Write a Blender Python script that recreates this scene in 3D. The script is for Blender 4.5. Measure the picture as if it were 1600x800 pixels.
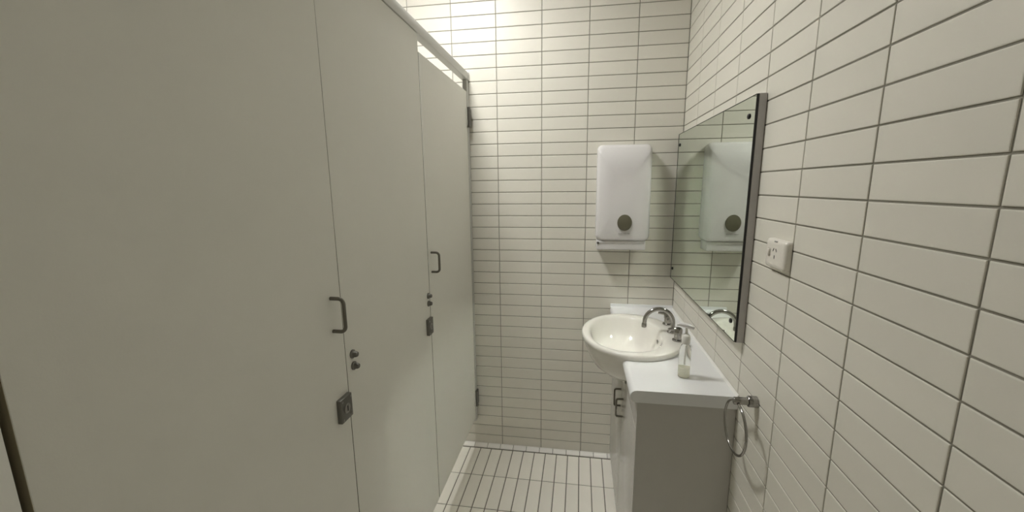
import bpy, bmesh, math, random
from mathutils import Vector, Matrix
random.seed(4)
S = bpy.context.scene
for o in list(bpy.data.objects): bpy.data.objects.remove(o)
C = S.collection
R = math.radians

# ------------------------------------------------------------------ camera
YAW, PITCH, ROLL = 0.1572, 0.1836, -0.0094
cam = bpy.data.cameras.new('camera'); camo = bpy.data.objects.new('camera', cam); C.objects.link(camo)
fw = Vector((-math.sin(YAW)*math.cos(PITCH), math.cos(YAW)*math.cos(PITCH), -math.sin(PITCH)))
rt = Vector((math.cos(YAW), math.sin(YAW), 0)); up = rt.cross(fw)
r2 = rt*math.cos(ROLL) + up*math.sin(ROLL); u2 = -rt*math.sin(ROLL) + up*math.cos(ROLL)
M3 = Matrix((r2, u2, -fw)).transposed()
camo.matrix_world = Matrix.Translation((-0.48836, -2.18042, 1.52068)) @ M3.to_4x4()
cam.sensor_width = 36; cam.lens = 643.7248/1600*36
cam.shift_x = -(804.503-800)/1600; cam.shift_y = (411.0666-400)/1600
cam.clip_start = 0.02
S.camera = camo

# ------------------------------------------------------------------ world, exposure, lamp strength
w = bpy.data.worlds.new('world'); S.world = w; w.use_nodes = True
w.node_tree.nodes['Background'].inputs[0].default_value = (1, 1, 1, 1)
w.node_tree.nodes['Background'].inputs[1].default_value = 0.02
S.view_settings.view_transform = 'Standard'; S.view_settings.look = 'None'
S.view_settings.gamma = 1; S.view_settings.use_curve_mapping = False
S.view_settings.exposure = 0.0
S.cycles.blur_glossy = 0.0; S.cycles.sample_clamp_indirect = 0.0     # the mirror throws a real patch of light
LAMP = (-1.14, -0.73); LAMP_R = 0.155; LAMP_EMIT = 92.0; LAMP_COL = (1.0, 0.995, 0.965)

# ------------------------------------------------------------------ room dimensions
CEIL = 2.72; XL = -2.50; YF = -3.10
TW, TH, TZ0 = 0.229685, 0.062, 0.0031      # wall tile pitch, first course height
PX = -1.067                                # front face of the cubicle partition

# ------------------------------------------------------------------ materials
MT = {}
def mat(name, col, rough=0.5, metal=0.0, bump=0.0, bscale=60, var=0.0, objvar=0.0, spec=0.5, coat=0.0, trans=0.0, ior=1.45, emit=None, estr=0.0):
    if name in MT: return MT[name]
    m = bpy.data.materials.new(name); m.use_nodes = True; nt = m.node_tree; b = nt.nodes['Principled BSDF']
    b.inputs['Base Color'].default_value = (*col, 1); b.inputs['Roughness'].default_value = rough
    b.inputs['Metallic'].default_value = metal; b.inputs['Specular IOR Level'].default_value = spec
    b.inputs['Coat Weight'].default_value = coat; b.inputs['Transmission Weight'].default_value = trans
    b.inputs['IOR'].default_value = ior
    if emit:
        b.inputs['Emission Color'].default_value = (*emit, 1); b.inputs['Emission Strength'].default_value = estr
    tc = nt.nodes.new('ShaderNodeTexCoord')
    src = None
    if var or objvar:
        nz = nt.nodes.new('ShaderNodeTexNoise'); nz.inputs['Scale'].default_value = 7; nz.inputs['Detail'].default_value = 4
        nt.links.new(tc.outputs['Object'], nz.inputs['Vector'])
        oi = nt.nodes.new('ShaderNodeObjectInfo')
        mr = nt.nodes.new('ShaderNodeMapRange'); mr.inputs[3].default_value = 1-var; mr.inputs[4].default_value = 1+var
        nt.links.new(nz.outputs['Fac'], mr.inputs[0])
        m2 = nt.nodes.new('ShaderNodeMapRange'); m2.inputs[3].default_value = 1-objvar; m2.inputs[4].default_value = 1+objvar
        nt.links.new(oi.outputs['Random'], m2.inputs[0])
        mu = nt.nodes.new('ShaderNodeMath'); mu.operation = 'MULTIPLY'
        nt.links.new(mr.outputs[0], mu.inputs[0]); nt.links.new(m2.outputs[0], mu.inputs[1])
        vm = nt.nodes.new('ShaderNodeVectorMath'); vm.operation = 'SCALE'; vm.inputs[0].default_value = col
        nt.links.new(mu.outputs[0], vm.inputs['Scale']); nt.links.new(vm.outputs[0], b.inputs['Base Color'])
    if bump:
        nb = nt.nodes.new('ShaderNodeTexNoise'); nb.inputs['Scale'].default_value = bscale; nb.inputs['Detail'].default_value = 3
        nt.links.new(tc.outputs['Object'], nb.inputs['Vector'])
        bp = nt.nodes.new('ShaderNodeBump'); bp.inputs['Strength'].default_value = bump; bp.inputs['Distance'].default_value = 0.002
        nt.links.new(nb.outputs['Fac'], bp.inputs['Height']); nt.links.new(bp.outputs[0], b.inputs['Normal'])
    MT[name] = m; return m
TILE = mat('wall_tile_glaze', (0.74, 0.715, 0.635), 0.42, bump=0.06, bscale=25, var=0.02, objvar=0.025)
FTILE = mat('floor_tile', (0.92, 0.89, 0.81), 0.55, bump=0.12, bscale=90, var=0.04, objvar=0.035)
COVE = mat('cove_tile_glaze', (0.90, 0.88, 0.83), 0.3, bump=0.05, var=0.03, objvar=0.03)
GROUT = mat('grout', (0.28, 0.265, 0.22), 0.9, bump=0.3, bscale=300, var=0.1)
FGROUT = mat('floor_grout', (0.22, 0.205, 0.17), 0.9, bump=0.3, bscale=300, var=0.12)
PAINT = mat('ceiling_paint', (0.86, 0.85, 0.82), 0.9, bump=0.1, bscale=200, var=0.01)
LAM = mat('partition_laminate', (0.87, 0.86, 0.80), 0.42, bump=0.05, bscale=350, var=0.012)
RAIL = mat('powder_coated_rail', (0.60, 0.595, 0.56), 0.4, bump=0.05, bscale=300)
EDGE = mat('brown_laminate_core', (0.115, 0.098, 0.068), 0.7, bump=0.05, bscale=300)
GAP = mat('dark_seal_and_gap_shade', (0.05, 0.045, 0.035), 0.8, bump=0.1)
STEEL = mat('brushed_steel', (0.34, 0.33, 0.31), 0.32, 1.0, bump=0.05, bscale=400)
DSTEEL = mat('dull_dark_steel', (0.20, 0.195, 0.18), 0.42, 1.0, bump=0.05, bscale=400)
CHROME = mat('chrome', (0.36, 0.35, 0.335), 0.13, 1.0, bump=0.01)
HANDLE = mat('brushed_handle_metal', (0.19, 0.18, 0.155), 0.3, 1.0, bump=0.03, bscale=300)
PORC = mat('white_porcelain', (0.85, 0.83, 0.77), 0.10, spec=0.6, coat=0.3, bump=0.005, bscale=8)
COUNT = mat('white_laminate_top', (0.78, 0.785, 0.785), 0.28, bump=0.02, bscale=300, var=0.008)
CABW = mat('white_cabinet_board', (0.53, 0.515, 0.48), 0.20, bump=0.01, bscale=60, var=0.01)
PLASW = mat('white_plastic', (0.74, 0.72, 0.715), 0.22, spec=0.5, bump=0.01, bscale=120)
PLASC = mat('cream_plastic', (0.80, 0.76, 0.69), 0.32, bump=0.02, bscale=120)
WINDOW = mat('smoked_olive_plastic', (0.135, 0.125, 0.085), 0.25, bump=0.25, bscale=150, var=0.25)
PRINT = mat('grey_print', (0.33, 0.32, 0.30), 0.6, bump=0.02)
BLACK = mat('black_plastic', (0.012, 0.012, 0.012), 0.35, bump=0.02)
ALU = mat('anodised_aluminium', (0.42, 0.405, 0.40), 0.45, 0.85, bump=0.05, bscale=500)
MIRR = mat('mirror_glass', (0.75, 0.81, 0.74), 0.004, 1.0)
CLEAR = mat('clear_bottle_plastic', (0.96, 0.97, 0.94), 0.14, trans=1.0, ior=1.16, bump=0.01, bscale=40)
SOAP = mat('pale_yellow_soap', (0.92, 0.91, 0.80), 0.15, trans=0.6, ior=1.33, bump=0.01)
TUBE = mat('milky_tube', (0.85, 0.85, 0.82), 0.3, bump=0.01)
PUMP = mat('milky_pump_plastic', (0.78, 0.77, 0.72), 0.35, bump=0.01)
SILIC = mat('white_sealant', (0.82, 0.81, 0.77), 0.5, bump=0.05)
DIFF = mat('lit_diffuser', (0.9, 0.9, 0.85), 0.4, emit=LAMP_COL, estr=LAMP_EMIT)

# ------------------------------------------------------------------ mesh helpers
def finish(bm, name, m, parent=None, smooth=False, angle=40):
    bmesh.ops.recalc_face_normals(bm, faces=bm.faces)
    me = bpy.data.meshes.new(name); bm.to_mesh(me); bm.free()
    if m: me.materials.append(m)
    if smooth:
        me.polygons.foreach_set('use_smooth', [True]*len(me.polygons)); me.set_sharp_from_angle(angle=R(angle))
    o = bpy.data.objects.new(name, me); C.objects.link(o)
    if parent is not None:
        o.parent = parent; o.matrix_parent_inverse = Matrix.Translation(-Vector(parent.location))
    return o
def tag(o, label, cat, group=None):
    o['label'] = label; o['category'] = cat
    if group: o['group'] = group
    return o
def empty(name, loc, label=None, cat=None, group=None):
    o = bpy.data.objects.new(name, None); o.empty_display_size = 0.03; C.objects.link(o); o.location = loc
    if label: tag(o, label, cat, group)
    return o
def box(bm, lo, hi, bev=0.0, seg=2):
    g = bmesh.ops.create_cube(bm, size=1)
    vs = g['verts']
    for v in vs:
        v.co = Vector([lo[i] + (v.co[i]+0.5)*(hi[i]-lo[i]) for i in range(3)])
    if bev:
        es = list({e for v in vs for e in v.link_edges})
        bmesh.ops.bevel(bm, geom=es, offset=bev, segments=seg, profile=0.5, affect='EDGES')
def boxo(name, lo, hi, m, parent=None, bev=0.0, seg=2):
    bm = bmesh.new(); box(bm, lo, hi, bev, seg); return finish(bm, name, m, parent, bool(bev))
def tube(bm, pts, r, n=12, closed=False, caps=True):
    pts = [Vector(p) for p in pts]; N = len(pts); rings = []
    rr = r if isinstance(r, (list, tuple)) else [r]*N
    prev = None
    for i, p in enumerate(pts):
        if closed: t = (pts[(i+1) % N]-pts[i-1]).normalized()
        elif i == 0: t = (pts[1]-pts[0]).normalized()
        elif i == N-1: t = (pts[-1]-pts[-2]).normalized()
        else: t = ((pts[i+1]-p).normalized()+(p-pts[i-1]).normalized()).normalized()
        if prev is None:
            a = Vector((0, 0, 1)) if abs(t.z) < 0.9 else Vector((1, 0, 0))
            prev = t.cross(a).normalized()
        u = (prev - t*prev.dot(t)).normalized(); prev = u; v = t.cross(u)
        rings.append([bm.verts.new(p + (u*math.cos(2*math.pi*k/n)+v*math.sin(2*math.pi*k/n))*rr[i]) for k in range(n)])
    for i in range(N if closed else N-1):
        a, b = rings[i], rings[(i+1) % N]
        for k in range(n): bm.faces.new((a[k], a[(k+1) % n], b[(k+1) % n], b[k]))
    if caps and not closed:
        bm.faces.new(rings[0][::-1]); bm.faces.new(rings[-1])
def lathe(bm, prof, origin, axis='Z', n=24, caps=True):
    o = Vector(origin); rings = []
    def pt(r, h, k):
        c, s = math.cos(2*math.pi*k/n)*r, math.sin(2*math.pi*k/n)*r
        return o + (Vector((c, s, h)) if axis == 'Z' else Vector((h, c, s)) if axis == 'X' else Vector((c, h, s)))
    for r, h in prof:
        rings.append([bm.verts.new(pt(max(r, 1e-5), h, k)) for k in range(n)])
    for a, b in zip(rings, rings[1:]):
        for k in range(n): bm.faces.new((a[k], a[(k+1) % n], b[(k+1) % n], b[k]))
    if caps: bm.faces.new(rings[0][::-1]); bm.faces.new(rings[-1])
    else:
        for k in range(n): bm.faces.new((rings[-1][k], rings[-1][(k+1) % n], rings[0][(k+1) % n], rings[0][k]))
def latheo(name, prof, origin, m, parent=None, axis='Z', n=24, caps=True):
    bm = bmesh.new(); lathe(bm, prof, origin, axis, n, caps); return finish(bm, name, m, parent, True)
def loft(bm, rings, cap0=True, cap1=True):
    vr = [[bm.verts.new(p) for p in r] for r in rings]; n = len(vr[0])
    for a, b in zip(vr, vr[1:]):
        for k in range(n): bm.faces.new((a[k], a[(k+1) % n], b[(k+1) % n], b[k]))
    if cap0: bm.faces.new(vr[0][::-1])
    if cap1: bm.faces.new(vr[-1])
def prism(bm, prof, fn, t0, t1):
    loft(bm, [[fn(a, b, t0) for a, b in prof], [fn(a, b, t1) for a, b in prof]])
def rrect(x0, x1, z0, z1, r, n=6):
    out = []
    for cx, cz, a0 in ((x1-r, z1-r, 0), (x0+r, z1-r, 90), (x0+r, z0+r, 180), (x1-r, z0+r, 270)):
        for k in range(n+1):
            a = R(a0+90*k/n); out.append((cx+r*math.cos(a), cz+r*math.sin(a)))
    return out
def boolean_cut(o, cutter):
    md = o.modifiers.new('cut', 'BOOLEAN'); md.operation = 'DIFFERENCE'; md.object = cutter; md.solver = 'EXACT'
    bpy.context.view_layer.update()
    me = bpy.data.meshes.new_from_object(o.evaluated_get(bpy.context.evaluated_depsgraph_get()))
    o.modifiers.clear(); o.data = me

# ------------------------------------------------------------------ room shell
def struct(o): o['kind'] = 'structure'; return o
floor = struct(boxo('floor', (XL-0.1, YF-0.1, -0.12), (0.1, 0.1, -0.0020), FGROUT))
ceiling = struct(boxo('ceiling', (XL-0.1, YF-0.1, CEIL), (0.1, 0.1, CEIL+0.1), PAINT))
wall_back = struct(boxo('wall_back', (XL-0.1, 0.0022, -0.002), (0.1, 0.1, CEIL), GROUT))
wall_right = struct(boxo('wall_right', (0.0022, YF, -0.002), (0.1, 0.0022, CEIL), GROUT))
wall_left = struct(boxo('wall_left', (XL-0.1, YF, -0.002), (XL, 0.0022, CEIL), TILE))
wall_front = struct(boxo('wall_front', (XL-0.1, YF-0.1, -0.002), (0.1, YF, CEIL), TILE))

def tile_mesh(name, sx, sz, depth, ch, m):
    # tile lying in local XY, face towards +Z at z=0
    bm = bmesh.new()
    a, b = sx/2, sz/2
    loft(bm, [[(-a, -b, -depth), (a, -b, -depth), (a, b, -depth), (-a, b, -depth)],
              [(-a, -b, -ch*0.9), (a, -b, -ch*0.9), (a, b, -ch*0.9), (-a, b, -ch*0.9)],
              [(-a+ch*0.45, -b+ch*0.45, -ch*0.25), (a-ch*0.45, -b+ch*0.45, -ch*0.25), (a-ch*0.45, b-ch*0.45, -ch*0.25), (-a+ch*0.45, b-ch*0.45, -ch*0.25)],
              [(-a+ch*1.4, -b+ch*1.4, 0), (a-ch*1.4, -b+ch*1.4, 0), (a-ch*1.4, b-ch*1.4, 0), (-a+ch*1.4, b-ch*1.4, 0)]], cap0=False)
    bmesh.ops.recalc_face_normals(bm, faces=bm.faces)
    for f in bm.faces:
        if f.normal.z < -0.5: f.normal_flip()
    me = bpy.data.meshes.new(name); bm.to_mesh(me); bm.free(); me.materials.append(m)
    return me
def place_tiles(parent, name, me, mats_in, mats_out):
    for M in mats_in:
        o = bpy.data.objects.new(name, me); C.objects.link(o); o.parent = parent
        o.matrix_world = M
    if mats_out:
        V = [v.co.copy() for v in me.vertices]; F = [tuple(p.vertices) for p in me.polygons]
        vs, fs = [], []
        for M in mats_out:
            k = len(vs); vs += [tuple(M @ c) for c in V]; fs += [tuple(i+k for i in f) for f in F]
        m2 = bpy.data.meshes.new(name+'_field'); m2.from_pydata(vs, [], fs); m2.materials.append(me.materials[0])
        o = bpy.data.objects.new(name+'_field', m2); C.objects.link(o); o.parent = parent; o['kind'] = 'stuff'
GW = 0.0034
wt = tile_mesh('wall_tile', TW-GW, TH-GW, 0.0022, 0.0014, TILE)
def mframe(ex, ey, ez, t):
    return Matrix(((ex[0], ey[0], ez[0], t[0]), (ex[1], ey[1], ez[1], t[1]), (ex[2], ey[2], ez[2], t[2]), (0, 0, 0, 1)))
jit = lambda: random.uniform(-0.00025, 0.00025)
NR = int((CEIL-TZ0)/TH)
ins, outs = [], []
for r in range(NR+1):
    z = TZ0+(r+0.5)*TH
    if z+TH/2 > CEIL: continue
    for c in range(int(-XL/TW)):
        x = -(c+0.5)*TW
        M = mframe((1, 0, 0), (0, 0, 1), (0, -1, 0), (x, jit(), z))
        (ins if (c < 6 and z < 2.47) else outs).append(M)
place_tiles(wall_back, 'wall_tile', wt, ins, outs)
ins, outs = [], []
for r in range(NR+1):
    z = TZ0+(r+0.5)*TH
    if z+TH/2 > CEIL: continue
    for c in range(int(-YF/TW)):
        y = -(c+0.5)*TW
        M = mframe((0, -1, 0), (0, 0, 1), (-1, 0, 0), (jit(), y, z))
        (ins if (c < 8 and 0.42 < z < 2.42) else outs).append(M)
place_tiles(wall_right, 'wall_tile', wt, ins, outs)
FP, FL = 0.0637, 0.2275
ft = tile_mesh('floor_tile', FP-0.0048, FL-0.0042, 0.002, 0.0013, FTILE)
ins, outs = [], []
for i in range(-5, 34):
    x = -0.341-(i+0.5)*FP
    if x < XL+0.03 or x > -0.03: continue
    for j in range(13):
        y = -0.0385-(j+0.5)*FL
        M = mframe((1, 0, 0), (0, 1, 0), (0, 0, 1), (x, y, random.uniform(-0.0002, 0.0002)))
        (ins if (-1.3 < x < -0.27 and y > -1.0) else outs).append(M)
place_tiles(floor, 'floor_tile', ft, ins, outs)
# coved skirting strip along the foot of the back wall
base = struct(boxo('baseboard_back', (XL, -0.0365, -0.0021), (0, -0.0006, 0.0004), FGROUT))
prof = [(-0.0015, -0.001), (-0.0345, -0.001), (-0.0345, 0.0040), (-0.0325, 0.0055), (-0.026, 0.0057), (-0.012, 0.0062), (-0.006, 0.0080), (-0.0032, 0.0115), (-0.0022, 0.0120)]
bm = bmesh.new(); prism(bm, prof, lambda a, b, t: (t, a, b), -0.0371, 0.0371)
cv = finish(bm, 'cove_tile', COVE, base, True, 30)
first = True
for i in range(32):
    x = -0.0375-i*0.0775
    if x < XL+0.04: break
    if first: o = cv; first = False
    else: o = cv.copy(); C.objects.link(o)
    o.parent = base; o.matrix_parent_inverse = Matrix(); o.location = (x, 0, random.uniform(-0.0003, 0.0003))

# ------------------------------------------------------------------ ceiling lamp over the cubicles
def ceiling_lamp(x, y, label):
    t = empty('ceiling_lamp', (x, y, CEIL), label, 'lamp')
    r = LAMP_R
    latheo('trim_ring', [(r+0.003, -0.0005), (r+0.028, -0.0005), (r+0.024, -0.024), (r+0.008, -0.030), (r+0.003, -0.028)], (x, y, CEIL), PLASW, t, n=40, caps=False)
    latheo('diffuser', [(r, -0.0068), (r, -0.0072), (r*0.5, -0.0078), (0.002, -0.008)], (x, y, CEIL), DIFF, t, n=32)
    return t
ceiling_lamp(LAMP[0], LAMP[1], 'round white ceiling lamp above the cubicles')

# ------------------------------------------------------------------ cubicle partition
PB = PX-0.022
ZB, ZT, ZR0, ZR1 = 0.195, 1.995, 2.055, 2.091
rail = empty('partition_head_rail', (PX, -1.5, ZR0), 'long grey rail running along the top of the cubicle partition', 'rail')
bm = bmesh.new(); box(bm, (PX-0.030, YF+0.001, ZR0), (PX+0.004, -0.001, ZR1), 0.002, 2); finish(bm, 'rail_bar', RAIL, rail, True)
bm = bmesh.new(); box(bm, (PX-0.024, -0.014, ZR0-0.001), (PX+0.0065, -0.0008, ZR1+0.002), 0.001, 1); finish(bm, 'end_bracket', RAIL, rail, True)

post = empty('partition_jamb', (PX, -0.012, 0.17), 'narrow pale jamb fixed to the tiled wall beside the hinged door', 'door jamb')
boxo('jamb_post', (PB, -0.034, 0.168), (PX+0.001, -0.0008, ZR0-0.0015), RAIL, post, 0.0015)
boxo('seal_strip', (PB+0.002, -0.0375, 0.21), (PX-0.004, -0.0345, ZT), GAP, post)

def d_handle(name, y, z0, z1, x0, reach, r, m, parent):
    bm = bmesh.new(); rc = 0.013; pts = [(x0, y, z0)]
    for k in range(7):
        a = R(90*k/6); pts.append((x0+reach-rc+rc*math.sin(a), y, z0+rc-rc*math.cos(a)))
    for k in range(7):
        a = R(90*k/6); pts.append((x0+reach-rc+rc*math.cos(a), y, z1-rc+rc*math.sin(a)))
    pts.append((x0, y, z1)); tube(bm, pts, r, 10)
    return finish(bm, name, m, parent, True, 60)
def lock(y0, y1, z0, z1, parent):
    p = boxo('lock_plate', (PX-0.001, y0, z0), (PX+0.012, y1, z1), DSTEEL, parent, 0.002)
    yc, zc = (y0+y1)/2, (z0+z1)/2
    latheo('indicator', [(0.0125, 0.0121), (0.0125, 0.0135), (0.011, 0.0142)], (PX, yc, zc), STEEL, p, 'X', 20)
    boxo('slot', (PX+0.0140, yc-0.0016, zc-0.007), (PX+0.0148, yc+0.0016, zc+0.007), BLACK, p)
    for dy in (-1, 1):
        for dz in (-1, 1):
            latheo('screw', [(0.003, 0.012), (0.003, 0.0128), (0.002, 0.0132)], (PX, yc+dy*(y1-y0)*0.36, zc+dz*(z1-z0)*0.38), STEEL, p, 'X', 10)
def knob(y, z, parent):
    latheo('bumper_knob', [(0.0115, -0.001), (0.0115, 0.004), (0.0085, 0.006), (0.0075, 0.013), (0.0060, 0.016), (0.002, 0.0168)], (PX, y, z), DSTEEL, parent, 'X', 16)
def hinge(z0, z1, parent):
    h = boxo('hinge', (PX+0.0012, -0.034, z0), (PX+0.012, -0.004, z1), DSTEEL, parent, 0.0015)
    bm = bmesh.new(); tube(bm, [(PX+0.0105, -0.0415, z0-0.004), (PX+0.0105, -0.0415, z1+0.004)], 0.0078, 12); finish(bm, 'hinge_pin', DSTEEL, h, True)
    bm = bmesh.new(); box(bm, (PX+0.0004, -0.066, z0+0.004), (PX+0.004, -0.049, z1-0.004), 0.001, 1); finish(bm, 'hinge_leaf', LAM, h, True)

d2 = empty('cubicle_door', (PX, -0.36, ZB), 'pale cubicle door hinged beside the tiled back wall, open gap above it', 'door', 'cubicle doors')
boxo('door_panel', (PX-0.019, -0.6760, ZB), (PX, -0.0405, ZT), LAM, d2, 0.0008, 1)
boxo('dark_edge', (PX-0.0185, -0.6763, ZB+0.001), (PX-0.0007, -0.6758, ZT-0.001), EDGE, d2)
d_handle('pull_handle', -0.645, 1.190, 1.268, PX-0.001, 0.034, 0.0046, HANDLE, d2)
hinge(1.825, 1.915, d2); hinge(0.275, 0.36, d2)

mid = empty('partition_panel', (PX, -0.98, ZB), 'fixed pale partition panel between the two cubicle doors, with knobs at both edges', 'partition')
boxo('panel', (PX-0.019, -1.2765, ZB), (PX+0.0003, -0.6815, ZR0-0.0015), LAM, mid, 0.0008, 1)
boxo('dark_edge', (PX-0.0185, -1.2768, ZB+0.001), (PX-0.0005, -1.2763, ZR0-0.003), EDGE, mid)
boxo('gap_backing', (PX-0.030, -0.70, ZB), (PX-0.0195, -0.655, ZT), GAP, mid)  # unseen dark strips added behind the door joints to keep the gaps dark
boxo('gap_backing', (PX-0.030, -1.30, ZB), (PX-0.0195, -1.258, ZT), GAP, mid)
for y, z in ((-1.249, 1.097), (-1.247, 1.064), (-0.700, 1.106), (-0.700, 1.075)): knob(y, z, mid)
lock(-0.731, -0.685, 0.953, 1.018, mid)

d1 = empty('cubicle_door', (PX, -1.58, ZB), 'wide pale cubicle door with its lock plate under the pull handle', 'door', 'cubicle doors')
dp = boxo('door_panel', (PX-0.019, -1.876, ZB), (PX, -1.2800, ZT), LAM, d1, 0.0008, 1)
for v in dp.data.vertices:
    if v.co.z > 1 and v.co.y > -1.3: v.co.y += 0.0031          # the door hangs a little out of square
boxo('dark_edge', (PX-0.0185, -1.8763, ZB+0.001), (PX-0.0007, -1.8758, ZT-0.001), mat('brown_core_lightened', (0.36, 0.31, 0.21), 0.7, bump=0.05, bscale=300), d1)  # lighter copy of the core colour, making up for weak light in this gap
d_handle('pull_handle', -1.319, 1.184, 1.265, PX-0.001, 0.034, 0.0046, HANDLE, d1)
lock(-1.334, -1.2845, 0.948, 1.010, d1)

end = empty('partition_panel', (PX, -2.45, ZB), 'plain pale partition panel on the far side of the wide cubicle door', 'partition')
boxo('panel', (PX-0.019, YF+0.002, ZB), (PX+0.0003, -1.8845, ZR0-0.0015), LAM, end, 0.0012)
boxo('gap_backing', (PX-0.030, -1.90, ZB), (PX-0.0195, -1.86, ZT), mat('brown_gap_backing', (0.14, 0.12, 0.085), 0.8, bump=0.1), end)  # backing added behind the joint beside the wide door, coloured brown

# ------------------------------------------------------------------ mirror
mi = empty('wall_mirror', (-0.012, -0.478, 1.06), 'frameless rectangular mirror screwed to the tiled wall above the basin', 'mirror')
my0, my1, mz0, mz1 = -0.931, -0.026, 1.058, 1.760
boxo('backing_frame', (-0.0215, my0, mz0), (-0.0008, my1, mz1), ALU, mi, 0.001, 1)
boxo('edge_seal', (-0.0245, my0+0.0005, mz0+0.0005), (-0.0216, my1-0.0005, mz1-0.0005), BLACK, mi)
GEDGE_SHADE = mat('dark_green_edge_and_shade', (0.075, 0.08, 0.06), 0.7, spec=0.1, bump=0.02)
gl = boxo('mirror_glass', (-0.0275, my0+0.003, mz0+0.0035), (-0.0246, my1-0.0165, mz1-0.0035), MIRR, mi)
boxo('glass_edge_and_shade', (-0.0274, my1-0.0162, mz0+0.0005), (-0.0247, my1-0.0005, mz1-0.0005), GEDGE_SHADE, mi)  # broad dark strip paints in the shade of the corner gap beyond the mirror
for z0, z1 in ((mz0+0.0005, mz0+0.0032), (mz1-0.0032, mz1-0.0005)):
    boxo('glass_edge_and_shade', (-0.0274, my0+0.003, z0), (-0.0247, my1-0.0165, z1), GEDGE_SHADE, mi)
boxo('glass_edge_and_shade', (-0.0272, my0+0.0005, mz0+0.0022), (-0.0247, my0+0.0028, mz1-0.0022), BLACK, mi)
for y in (-0.888, -0.064):
    for z in (1.112, 1.707):
        latheo('screw', [(0.0075, 0.0), (0.0075, -0.002), (0.0055, -0.0035), (0.001, -0.004)], (-0.0276, y, z), BLACK, mi, 'X', 16)

# ------------------------------------------------------------------ paper towel dispenser
dx0, dx1, dz0, dz1 = -0.4125, -0.1500, 1.252, 1.716
td = empty('towel_dispenser', ((dx0+dx1)/2, 0, 1.205), 'white plastic paper towel dispenser with an oval window, on the back wall', 'dispenser')
def cover_ring(inset, y, rad, bot=0.0):
    pts = rrect(dx0+inset, dx1-inset, dz0+inset*0.5+bot, dz1-inset, rad, 8)
    out = []
    for x, z in pts:
        t = (z-dz0)/(dz1-dz0); xc = (dx0+dx1)/2
        k = 1-0.030*(1-math.sin(math.pi*(0.10+0.80*t)))     # sides bow a little
        sl = 0.034*max(0, (t-0.74)/0.26)**2*min(1, max(0, (-y-0.03)/0.06))
        out.append((xc+(x-xc)*k, y+sl, z))
    return out
bm = bmesh.new()
rings = [cover_ring(0.004, -0.0008, 0.02), cover_ring(0.0, -0.03, 0.022), cover_ring(0.0, -0.085, 0.026)]
for k in range(1, 7):
    a = R(90*k/6); rings.append(cover_ring(0.020*(1-math.cos(a)), -0.085-0.027*math.sin(a), 0.026+0.004*k/6))
prev = rings[-1]; cx, cz = (dx0+dx1)/2, (dz0+dz1)/2
for s, dy in ((0.93, 0.002), (0.86, 0.0035), (0.78, 0.005), (0.68, 0.0066), (0.55, 0.008), (0.4, 0.0092), (0.2, 0.010)):
    row = []
    for x, _, z in prev:
        zz = cz+(z-cz)*s; t = (zz-dz0)/(dz1-dz0)
        row.append((cx+(x-cx)*s, -0.112-dy+0.034*max(0, (t-0.74)/0.26)**2, zz))
    rings.append(row)
loft(bm, rings); finish(bm, 'cover', PLASW, td, True, 50)
bm = bmesh.new(); box(bm, (-0.404, -0.100, 1.206), (-0.168, -0.001, 1.2535), 0.005, 2); finish(bm, 'paper_tray', PLASW, td, True)
boxo('tray_lip', (-0.398, -0.1035, 1.2400), (-0.175, -0.098, 1.2525), PLASW, td, 0.002)
bm = bmesh.new()
N = 32; ov = lambda rx, rz, y: [(-0.274+rx*math.cos(2*math.pi*k/N), y, 1.343+rz*math.sin(2*math.pi*k/N)) for k in range(N)]
loft(bm, [ov(0.0345, 0.0395, -0.112), ov(0.0345, 0.0395, -0.1225), ov(0.031, 0.036, -0.1240)]); finish(bm, 'level_window', WINDOW, td, True, 40)
bm = bmesh.new()
for k in range(9):      # the small unreadable line of print below the window
    x = -0.302+k*0.0062; hgt = 0.0026+0.0008*((k*7) % 3)
    box(bm, (x, -0.1185, 1.290-hgt/2), (x+0.0042, -0.1170, 1.290+hgt/2))
finish(bm, 'print', PRINT, td)
latheo('key_lock', [(0.006, 0), (0.006, -0.004), (0.004, -0.0045)], (-0.3975, -0.1000, 1.241), DSTEEL, td, 'Y', 14)

# ------------------------------------------------------------------ power outlet
po = empty('power_outlet', (0, -1.097, 1.315), 'cream single power outlet with rocker switch on the tiled wall', 'power outlet')
oy0, oy1, oz0, oz1 = -1.149, -1.046, 1.3155, 1.3880
def oring(ins, x): return [(x, y, z) for y, z in rrect(oy0+ins, oy1-ins, oz0+ins, oz1-ins, 0.008, 5)]
bm = bmesh.new(); loft(bm, [oring(0, -0.0008), oring(0, -0.008), oring(0.0015, -0.0125), oring(0.005, -0.0155), oring(0.012, -0.0162)]); finish(bm, 'faceplate', PLASC, po, True, 50)
bm = bmesh.new(); box(bm, (-0.0205, -1.0745, 1.346), (-0.0158, -1.0655, 1.362), 0.0015, 2); finish(bm, 'rocker_switch', PLASC, po, True)
boxo('switch_surround', (-0.0166, -1.0765, 1.3435), (-0.0160, -1.0635, 1.3645), mat('beige_plastic', (0.60, 0.57, 0.51), 0.4, bump=0.02), po)
for y, z, a in ((-1.091, 1.362, 30), (-1.105, 1.362, -30), (-1.098, 1.345, 0)):
    bm = bmesh.new(); box(bm, (-0.0167, -0.0013, -0.0042), (-0.0158, 0.0013, 0.0042))
    bmesh.ops.transform(bm, matrix=Matrix.Translation((0, y, z)) @ Matrix.Rotation(R(a), 4, 'X'), verts=bm.verts)
    finish(bm, 'pin_slot', BLACK, po)
boxo('label_strip', (-0.0165, -1.106, 1.3815), (-0.0135, -1.092, 1.3845), PRINT, po)

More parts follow.
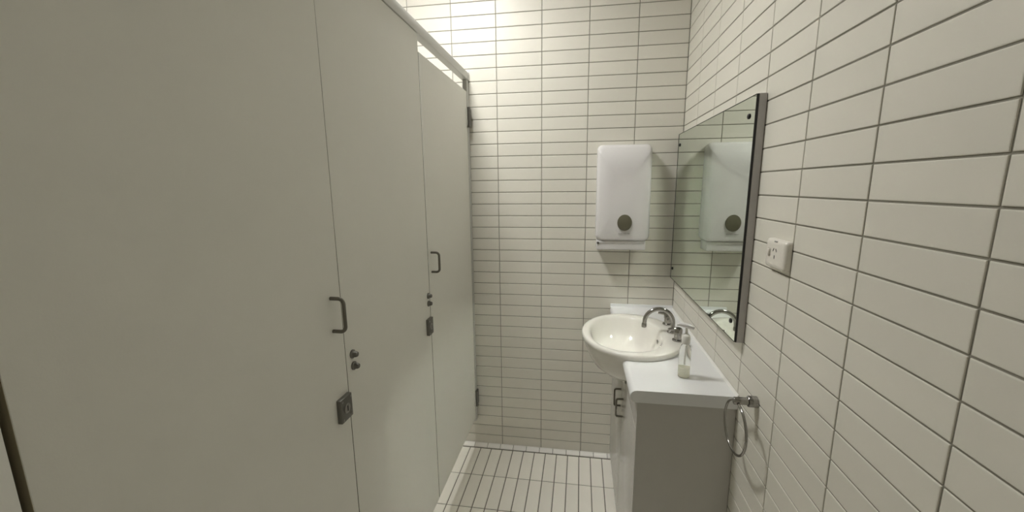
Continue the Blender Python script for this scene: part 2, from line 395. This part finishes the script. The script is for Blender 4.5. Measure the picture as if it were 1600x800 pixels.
# ------------------------------------------------------------------ vanity cabinet, worktop, basin
BX, BY = -0.262, -0.452; AX, AY = 0.209, 0.262      # basin outline
CT = 0.885
va = empty('vanity_cabinet', (-0.15, -0.465, 0), 'white vanity cabinet with two doors under the worktop', 'cabinet')
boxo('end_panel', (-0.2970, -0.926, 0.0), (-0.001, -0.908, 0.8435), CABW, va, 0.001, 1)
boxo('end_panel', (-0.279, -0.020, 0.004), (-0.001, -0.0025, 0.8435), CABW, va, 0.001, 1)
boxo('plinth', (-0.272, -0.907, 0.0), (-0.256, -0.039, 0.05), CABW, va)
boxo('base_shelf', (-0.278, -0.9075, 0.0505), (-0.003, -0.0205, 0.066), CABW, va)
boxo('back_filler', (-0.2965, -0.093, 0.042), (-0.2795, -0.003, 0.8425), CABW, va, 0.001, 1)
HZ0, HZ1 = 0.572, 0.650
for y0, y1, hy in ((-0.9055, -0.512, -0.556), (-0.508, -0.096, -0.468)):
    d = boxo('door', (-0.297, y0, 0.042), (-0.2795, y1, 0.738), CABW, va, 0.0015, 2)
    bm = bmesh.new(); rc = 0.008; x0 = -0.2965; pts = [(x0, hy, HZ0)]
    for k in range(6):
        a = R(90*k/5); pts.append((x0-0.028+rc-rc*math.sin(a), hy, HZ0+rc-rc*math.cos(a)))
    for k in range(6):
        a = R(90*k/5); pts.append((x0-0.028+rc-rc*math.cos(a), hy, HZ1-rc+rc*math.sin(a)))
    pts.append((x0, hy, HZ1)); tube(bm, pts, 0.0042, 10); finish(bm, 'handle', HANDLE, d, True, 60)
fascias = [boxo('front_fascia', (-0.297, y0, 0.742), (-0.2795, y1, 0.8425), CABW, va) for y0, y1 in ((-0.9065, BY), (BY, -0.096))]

ct = empty('vanity_worktop', (-0.16, -0.465, 0.8445), 'white laminate worktop with a rolled front edge, around the basin', 'worktop')
pf = [(-0.001, 0.8445), (-0.001, CT)]
for k in range(9):
    a = R(90-180*k/8); pf.append((-0.300-0.0205*math.cos(a), 0.8648+0.0202*math.sin(a)))
bm = bmesh.new(); prism(bm, pf, lambda a, b, t: (a, t, b), -0.934, -0.001)
slab = finish(bm, 'slab', COUNT, ct)
def ell(sx, sy, z, n=64, cx=BX, cy=BY, e=2.0):
    out = []
    for k in range(n):
        a = 2*math.pi*k/n; c, s = math.cos(a), math.sin(a)
        out.append((cx+AX*sx*math.copysign(abs(c)**(2/e), c), cy+AY*sy*math.copysign(abs(s)**(2/e), s), z))
    return out
bm = bmesh.new(); loft(bm, [ell(0.96, 0.96, 0.70), ell(0.96, 0.96, 1.0)]); cut = finish(bm, 'cutter', None)
boolean_cut(slab, cut)
slab.data.polygons.foreach_set('use_smooth', [True]*len(slab.data.polygons)); slab.data.set_sharp_from_angle(angle=R(35))
bpy.data.objects.remove(cut)
bm = bmesh.new(); prism(bm, [(-0.0012, CT-0.001), (-0.0012, CT+0.017), (-0.006, CT+0.017), (-0.010, CT+0.004), (-0.018, CT-0.001)], lambda a, b, t: (t, a, b), -0.3185, -0.0012); finish(bm, 'back_upstand', COUNT, ct, True, 30)
bm = bmesh.new(); prism(bm, [(-0.0012, CT-0.001), (-0.0012, CT+0.007), (-0.004, CT+0.004), (-0.008, CT-0.001)], lambda a, b, t: (a, t, b), -0.934, -0.0012); finish(bm, 'sealant_bead', SILIC, ct, True, 30)

bs = empty('wash_basin', (BX, BY, 0.75), 'white oval semi-recessed porcelain wash basin set into the worktop', 'basin')
IX, IY = -0.288, 0.0
def inr(s, z, e=2.25):  # inner bowl outline, flatter on the tap side
    return ell(0.147/AX*s, 0.213/AY*s, z, cx=IX, cy=BY, e=e)
bm = bmesh.new()
oc = BX+0.0
def outr(s, z, sh=0.0): return ell(s, s, z, cx=BX+sh)
rings = [outr(0.10, 0.738), outr(0.40, 0.741), outr(0.62, 0.755), outr(0.77, 0.782), outr(0.87, 0.820), outr(0.935, 0.855), outr(0.955, 0.872), outr(0.985, 0.8865), outr(0.998, 0.892), outr(1.0, 0.899), outr(0.992, 0.9055), outr(0.972, 0.9085)]
rings += [inr(1.09, 0.9088), inr(1.035, 0.9070), inr(1.0, 0.902), inr(0.975, 0.893), inr(0.94, 0.875), inr(0.87, 0.842), inr(0.74, 0.810), inr(0.55, 0.788), inr(0.32, 0.776, 2.0), inr(0.14, 0.772, 2.0)]
loft(bm, rings); finish(bm, 'bowl', PORC, bs, True, 75)
latheo('drain', [(0.022, 0.0), (0.022, 0.003), (0.018, 0.004), (0.015, 0.002)], (IX, BY, 0.7715), CHROME, bs, n=20)
latheo('drain_hole', [(0.013, 0.0), (0.013, 0.0008)], (IX, BY, 0.7738), BLACK, bs, n=16)
latheo('overflow', [(0.009, 0.0), (0.009, -0.003), (0.007, -0.0035)], (IX+0.1345, BY, 0.868), CHROME, bs, 'X', 16)
# cut the fascia round the bowl
bm = bmesh.new(); loft(bm, [ell(0.05, 0.05, 0.70), ell(0.50, 0.50, 0.730), ell(0.70, 0.70, 0.755), ell(0.83, 0.83, 0.785), ell(0.93, 0.93, 0.825), ell(0.985, 0.985, 0.86), ell(0.99, 0.99, 0.92)]); cut = finish(bm, 'cutter', None)
for f_ in fascias: boolean_cut(f_, cut)
bpy.data.objects.remove(cut)

# ------------------------------------------------------------------ taps
DZ = 0.9090; TX = -0.093
sp = empty('basin_spout', (TX, BY+0.012, DZ), 'chrome gooseneck spout standing at the back of the basin', 'tap')
sy = BY+0.012
latheo('flange', [(0.022, 0.0), (0.022, 0.004), (0.017, 0.008), (0.0125, 0.011), (0.0115, 0.018), (0.0095, 0.020)], (TX, sy, DZ), CHROME, sp, n=24)
bm = bmesh.new(); RR = 0.058; zc = DZ+0.042; pts = [(TX, sy, DZ+0.016), (TX, sy, DZ+0.03)]
for k in range(17):
    a = R(180*k/16); pts.append((TX-RR+RR*math.cos(a), sy, zc+RR*math.sin(a)))
pts += [(TX-2*RR-0.001, sy, zc-0.012)]
tube(bm, pts, 0.0086, 14); finish(bm, 'neck', CHROME, sp, True, 60)
latheo('aerator', [(0.0095, 0.0), (0.0105, -0.004), (0.0105, -0.016), (0.0085, -0.018)], (TX-2*RR-0.001, sy, zc-0.006), CHROME, sp, n=18)
def tap(y, rot, label):
    t = empty('tap_handle', (TX, y, DZ), label, 'tap')
    latheo('flange', [(0.021, 0.0), (0.021, 0.004), (0.016, 0.007)], (TX, y, DZ), CHROME, t, n=24)
    latheo('body', [(0.0145, 0.007), (0.0145, 0.028), (0.0165, 0.030), (0.0165, 0.047), (0.013, 0.052), (0.004, 0.053)], (TX, y, DZ), CHROME, t, n=20)
    bm = bmesh.new(); tube(bm, [(0, 0, 0.044), (-0.018, 0, 0.048), (-0.034, 0, 0.050), (-0.042, 0, 0.049)], [0.0085, 0.007, 0.006, 0.0045], 10)
    bmesh.ops.transform(bm, matrix=Matrix.Translation((TX, y, DZ)) @ Matrix.Rotation(R(rot), 4, 'Z'), verts=bm.verts)
    finish(bm, 'lever', CHROME, t, True, 60)
    latheo('cap', [(0.0075, 0.0525), (0.0075, 0.0545), (0.005, 0.0555)], (TX, y, DZ), DSTEEL, t, n=14)
tap(BY+0.118, -10, 'chrome tap handle between the spout and the back wall')
tap(BY-0.082, 15, 'chrome tap handle beside the soap pump bottle')

# ------------------------------------------------------------------ soap pump bottle
SX, SY = -0.133, -0.812; b0 = CT+0.0004
so = empty('soap_bottle', (SX, SY, CT), 'clear plastic soap bottle with a white pump, on the worktop', 'soap bottle')
latheo('bottle', [(0.016, 0.0), (0.0185, 0.002), (0.0190, 0.008), (0.0190, 0.085), (0.0180, 0.098), (0.0140, 0.110), (0.0105, 0.115), (0.0105, 0.120)], (SX, SY, b0), CLEAR, so, n=24)
latheo('soap_liquid', [(0.0155, 0.002), (0.0172, 0.004), (0.0172, 0.036)], (SX, SY, b0), SOAP, so, n=24)
bm = bmesh.new(); tube(bm, [(SX, SY, b0+0.044), (SX+0.002, SY, b0+0.11)], 0.0026, 8); finish(bm, 'dip_tube', TUBE, so, True)
pu = latheo('pump_collar', [(0.0125, 0.118), (0.0135, 0.120), (0.0135, 0.144), (0.0105, 0.149), (0.006, 0.152)], (SX, SY, b0), PUMP, so, n=24)
bm = bmesh.new(); tube(bm, [(SX, SY, b0+0.15), (SX, SY, b0+0.172)], 0.0042, 10); finish(bm, 'stem', PUMP, pu, True)
bm = bmesh.new(); tube(bm, [(SX+0.022, SY-0.002, b0+0.172), (SX+0.010, SY-0.001, b0+0.177), (SX-0.008, SY, b0+0.181), (SX-0.025, SY+0.002, b0+0.183), (SX-0.031, SY+0.003, b0+0.180)], [0.0055, 0.0082, 0.0082, 0.0055, 0.004], 12); finish(bm, 'pump_head', PLASW, pu, True, 60)

# ------------------------------------------------------------------ towel ring
tr = empty('towel_ring', (0, -1.052, 0.935), 'chrome towel ring on the tiled wall beside the end of the vanity', 'towel ring')
latheo('wall_mount', [(0.0155, -0.0008), (0.0155, -0.022), (0.0145, -0.0235), (0.0125, -0.024)], (0, -1.052, 0.935), CHROME, tr, 'X', 24)
latheo('arm', [(0.0105, -0.0245), (0.0105, -0.058), (0.009, -0.0605), (0.003, -0.061)], (0, -1.052, 0.935), CHROME, tr, 'X', 20)
bm = bmesh.new(); rc, rr = 0.0735, 0.0036
pts = [(-0.051-0.002*math.sin(2*math.pi*k/56), -1.055+rc*math.sin(2*math.pi*k/56), 0.8575+rc*math.cos(2*math.pi*k/56)) for k in range(56)]
tube(bm, pts, rr, 10, closed=True); finish(bm, 'ring', CHROME, tr, True, 60)
